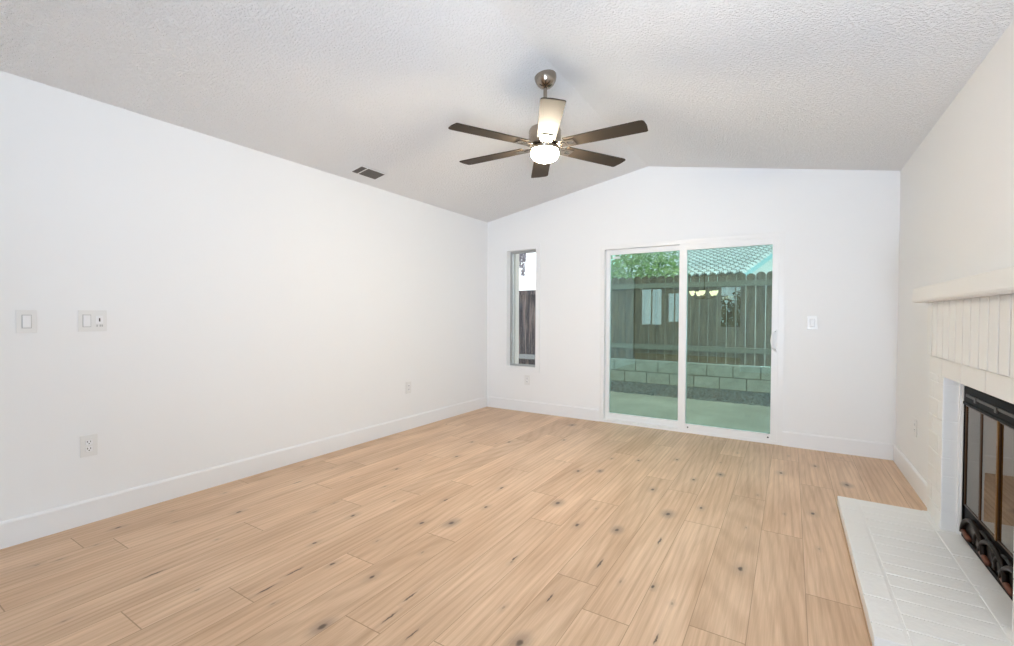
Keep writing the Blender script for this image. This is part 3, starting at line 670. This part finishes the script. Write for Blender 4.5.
# neighbour house: roof plane rising away from an eave, barrel tiles, gable wall under the rake
def house():
    A = Vector((-1.10, 12.0, 2.18)); r = Vector((.64, 3.0, .93)); e = Vector((-3.0, .64, 0)).normalized(); rl = r.length; ru = r.normalized(); nrm = ru.cross(e).normalized()
    if nrm.z < 0: nrm = -nrm
    t = thing('neighbour_house', 'neighbouring house with grey barrel tile roof beyond the fence', 'house', (-3, 13.5, 0))
    m_tile = mat('grey_clay_tile', (.5, .47, .46), .85); noisecol(m_tile, (.70, .67, .67), (.90, .88, .87), 3.5, 3)
    bm = nb(); rows = 21; rh = .28; wt = .20; cols = 24; seg = 8
    for i in range(rows):
        rowv = []
        for end in (0, 1):
            lift = .055 if end == 0 else .015
            line = []
            for s in range(cols*seg+1):
                u = s/seg*wt; prof = .075*abs(math.sin(math.pi*s/seg))**.7
                line.append(bm.verts.new(A+ru*(i*rh+end*(rh+.03))+e*(u-.15)+nrm*(prof+lift)))
            rowv.append(line)
        low = [bm.verts.new(v.co-nrm*.03) for v in rowv[0]]
        for s in range(cols*seg):
            f1 = bm.faces.new((rowv[0][s], rowv[0][s+1], rowv[1][s+1], rowv[1][s])); f1.material_index = 0
            bm.faces.new((low[s], low[s+1], rowv[0][s+1], rowv[0][s])).material_index = 1 if s % 2 else 0  # dark butt faces put the shadow between tile rows into the colour
    obj('tile_roof', bm, [m_tile, m_mortar_shade], t)
    # roof deck, barge board, gable wall
    def slab(P, a, b, c, la, lb, lc):
        bm = nb(); vs = []
        for k in (0, 1):
            for i, j in ((0, 0), (1, 0), (1, 1), (0, 1)): vs.append(bm.verts.new(P+a*la*i+b*lb*j+c*lc*k))
        for f in ((3, 2, 1, 0), (4, 5, 6, 7), (0, 1, 5, 4), (1, 2, 6, 5), (2, 3, 7, 6), (3, 0, 4, 7)): bm.faces.new([vs[q] for q in f])
        return bm
    L_ = rows*rh
    obj('roof_deck', slab(A, ru, e, nrm, L_, cols*wt, .02), m_mortar_shade, t)
    obj('barge_board', slab(A-e*.02-ru*.05, ru, -e, Vector((0, 0, -1)), L_, .03, .17), mat('pale_blue_paint', (.35, .62, .66), .6), t)
    rf = Vector((r.x, r.y, 0)).normalized(); hl = Vector((L_*ru.x, L_*ru.y, 0)).length
    bm = nb(); P = A+e*.28; n_ = e*.15
    vs = [P+Vector((0, 0, -2.4)), P+rf*hl+Vector((0, 0, -2.4)), P+rf*hl+Vector((0, 0, L_*ru.z-.03)), P+Vector((0, 0, -.03))]
    a = [bm.verts.new(v) for v in vs]; b = [bm.verts.new(v+n_) for v in vs]
    bm.faces.new(a); bm.faces.new(b[::-1])
    for i in range(4): bm.faces.new((a[i], b[i], b[(i+1) % 4], a[(i+1) % 4]))
    obj('gable_wall', bm, mat('pale_house_wall', (.72, .72, .70), .9), t)
    Pw = A+rf*.4+Vector((0, 0, -2.4)); obj('front_wall', slab(Pw, e, rf, Vector((0, 0, 1)), cols*wt, .15, 2.3), mat('pale_front_wall', (.6, .6, .58), .9), t)
house()
m_leaf = mat('green_leaf', (.16, .28, .06), .6); noisecol(m_leaf, (.16, .27, .06), (.52, .62, .24), 4, 3)
m_leafg = mat('dusty_leaf', (.26, .24, .28), .7)
m_bark = mat('grey_bark', (.2, .16, .12), .9)
def leaves(bm, c, rad, n, s0, rnd, squash=(1, 1, 1)):
    for _ in range(n):
        d = Vector((rnd.gauss(0, 1), rnd.gauss(0, 1), rnd.gauss(0, 1))).normalized()*(rnd.random()**.45)
        p = Vector(c)+Vector((d.x*rad*squash[0], d.y*rad*squash[1], d.z*rad*squash[2])); s = s0*rnd.uniform(.6, 1.3)
        a = Vector((rnd.gauss(0, 1), rnd.gauss(0, 1), rnd.gauss(0, .6))).normalized(); b = a.orthogonal().normalized(); nn = a.cross(b)
        vs = [bm.verts.new(p+q) for q in (-a*s, b*s*.45+nn*s*.12, a*s, -b*s*.45+nn*s*.12)]
        bm.faces.new(vs[:3]); bm.faces.new((vs[0], vs[2], vs[3]))
def tree(name, label, base, h, blobs, m, s0, n, group=None):
    t = thing(name, label, 'tree', base); rnd = random.Random(len(label))
    b0 = Vector(base); bm = nb()
    tube(bm, [b0, b0+Vector((.05, 0, h*.5)), b0+Vector((-.02, .03, h))], [.09, .07, .03], 10)
    for c, r in blobs: tube(bm, [b0+Vector((0, 0, h*.7)), (b0+Vector((0, 0, h*.85))+Vector(c))/2, Vector(c)], [.035, .02, .008], 6)
    obj('trunk', bm, m_bark, t)
    bm = nb()
    for c, r in blobs: leaves(bm, c, r, int(n*r*r), s0, rnd)
    obj('crown', bm, m, t)
tree('leafy_tree', 'bright green leafy tree behind the picket fence, left of the tile roof', (-3.0, 9.9, -.2), 2.3,
     [((-3.3, 9.8, 2.35), .55), ((-2.75, 9.7, 2.25), .50), ((-2.35, 9.9, 2.35), .45), ((-2.05, 9.7, 2.12), .33), ((-3.6, 10, 2.0), .5), ((-2.6, 9.9, 1.8), .5), ((-3.0, 10.1, 2.75), .38)], m_leaf, .050, 1800)
# tree whose drooping spray hangs into the view of the narrow window
def droop():
    t = thing('drooping_tree', 'dusty drooping branches hanging above the dark fence in narrow window', 'tree', (-6.4, 9.2, -.2)); rnd = random.Random(2)
    bm = nb(); tube(bm, [(-6.4, 9.2, -.2), (-6.3, 9.2, 1.6), (-6.1, 9.1, 3.1)], [.12, .10, .06], 10); tube(bm, [(-6.1, 9.1, 3.05), (-5.6, 9.0, 3.2), (-5.1, 8.9, 3.0)], [.04, .03, .015], 8)
    for x, y, l in ((-5.22, 8.9, .78), (-5.15, 8.92, .95), (-5.10, 8.9, .6)): tube(bm, [(x-.05, y, 3.02), (x, y, 3.0-l*.4), (x+.02, y, 3.0-l)], .006, 5)
    obj('trunk', bm, m_bark, t)
    bm = nb(); leaves(bm, (-6.1, 9.1, 3.6), .8, 1500, .07, rnd)
    for x, y, l in ((-5.22, 8.9, .72), (-5.15, 8.92, .9), (-5.10, 8.9, .55)):
        for k in range(26): leaves(bm, (x+.02*k/26, y, 3.0-l*k/26), .05, 4, .05, rnd)
    obj('crown', bm, m_leafg, t)
droop()

# dark hedge outside the dining window behind the camera (mirrored in the patio door)
def hedge():
    t = thing('hedge', 'dark hedge outside the dining window, mirrored in the right door pane', 'hedge', (-1.6, -6.4, 0)); rnd = random.Random(9)
    bm = nb()
    for x in (-2.2, -1.6, -1.0): tube(bm, [(x, -6.4, -.1), (x+.03, -6.4, 1.4)], .03, 6)
    obj('stem', bm, m_bark, t)
    bm = nb()
    for _ in range(16): leaves(bm, (rnd.uniform(-2.5, -.7), -6.4+rnd.uniform(-.15, .15), rnd.uniform(.5, 1.75)), .42, 240, .07, rnd)
    obj('foliage', bm, mat('dark_leaf', (.05, .07, .05), .6), t)
hedge()
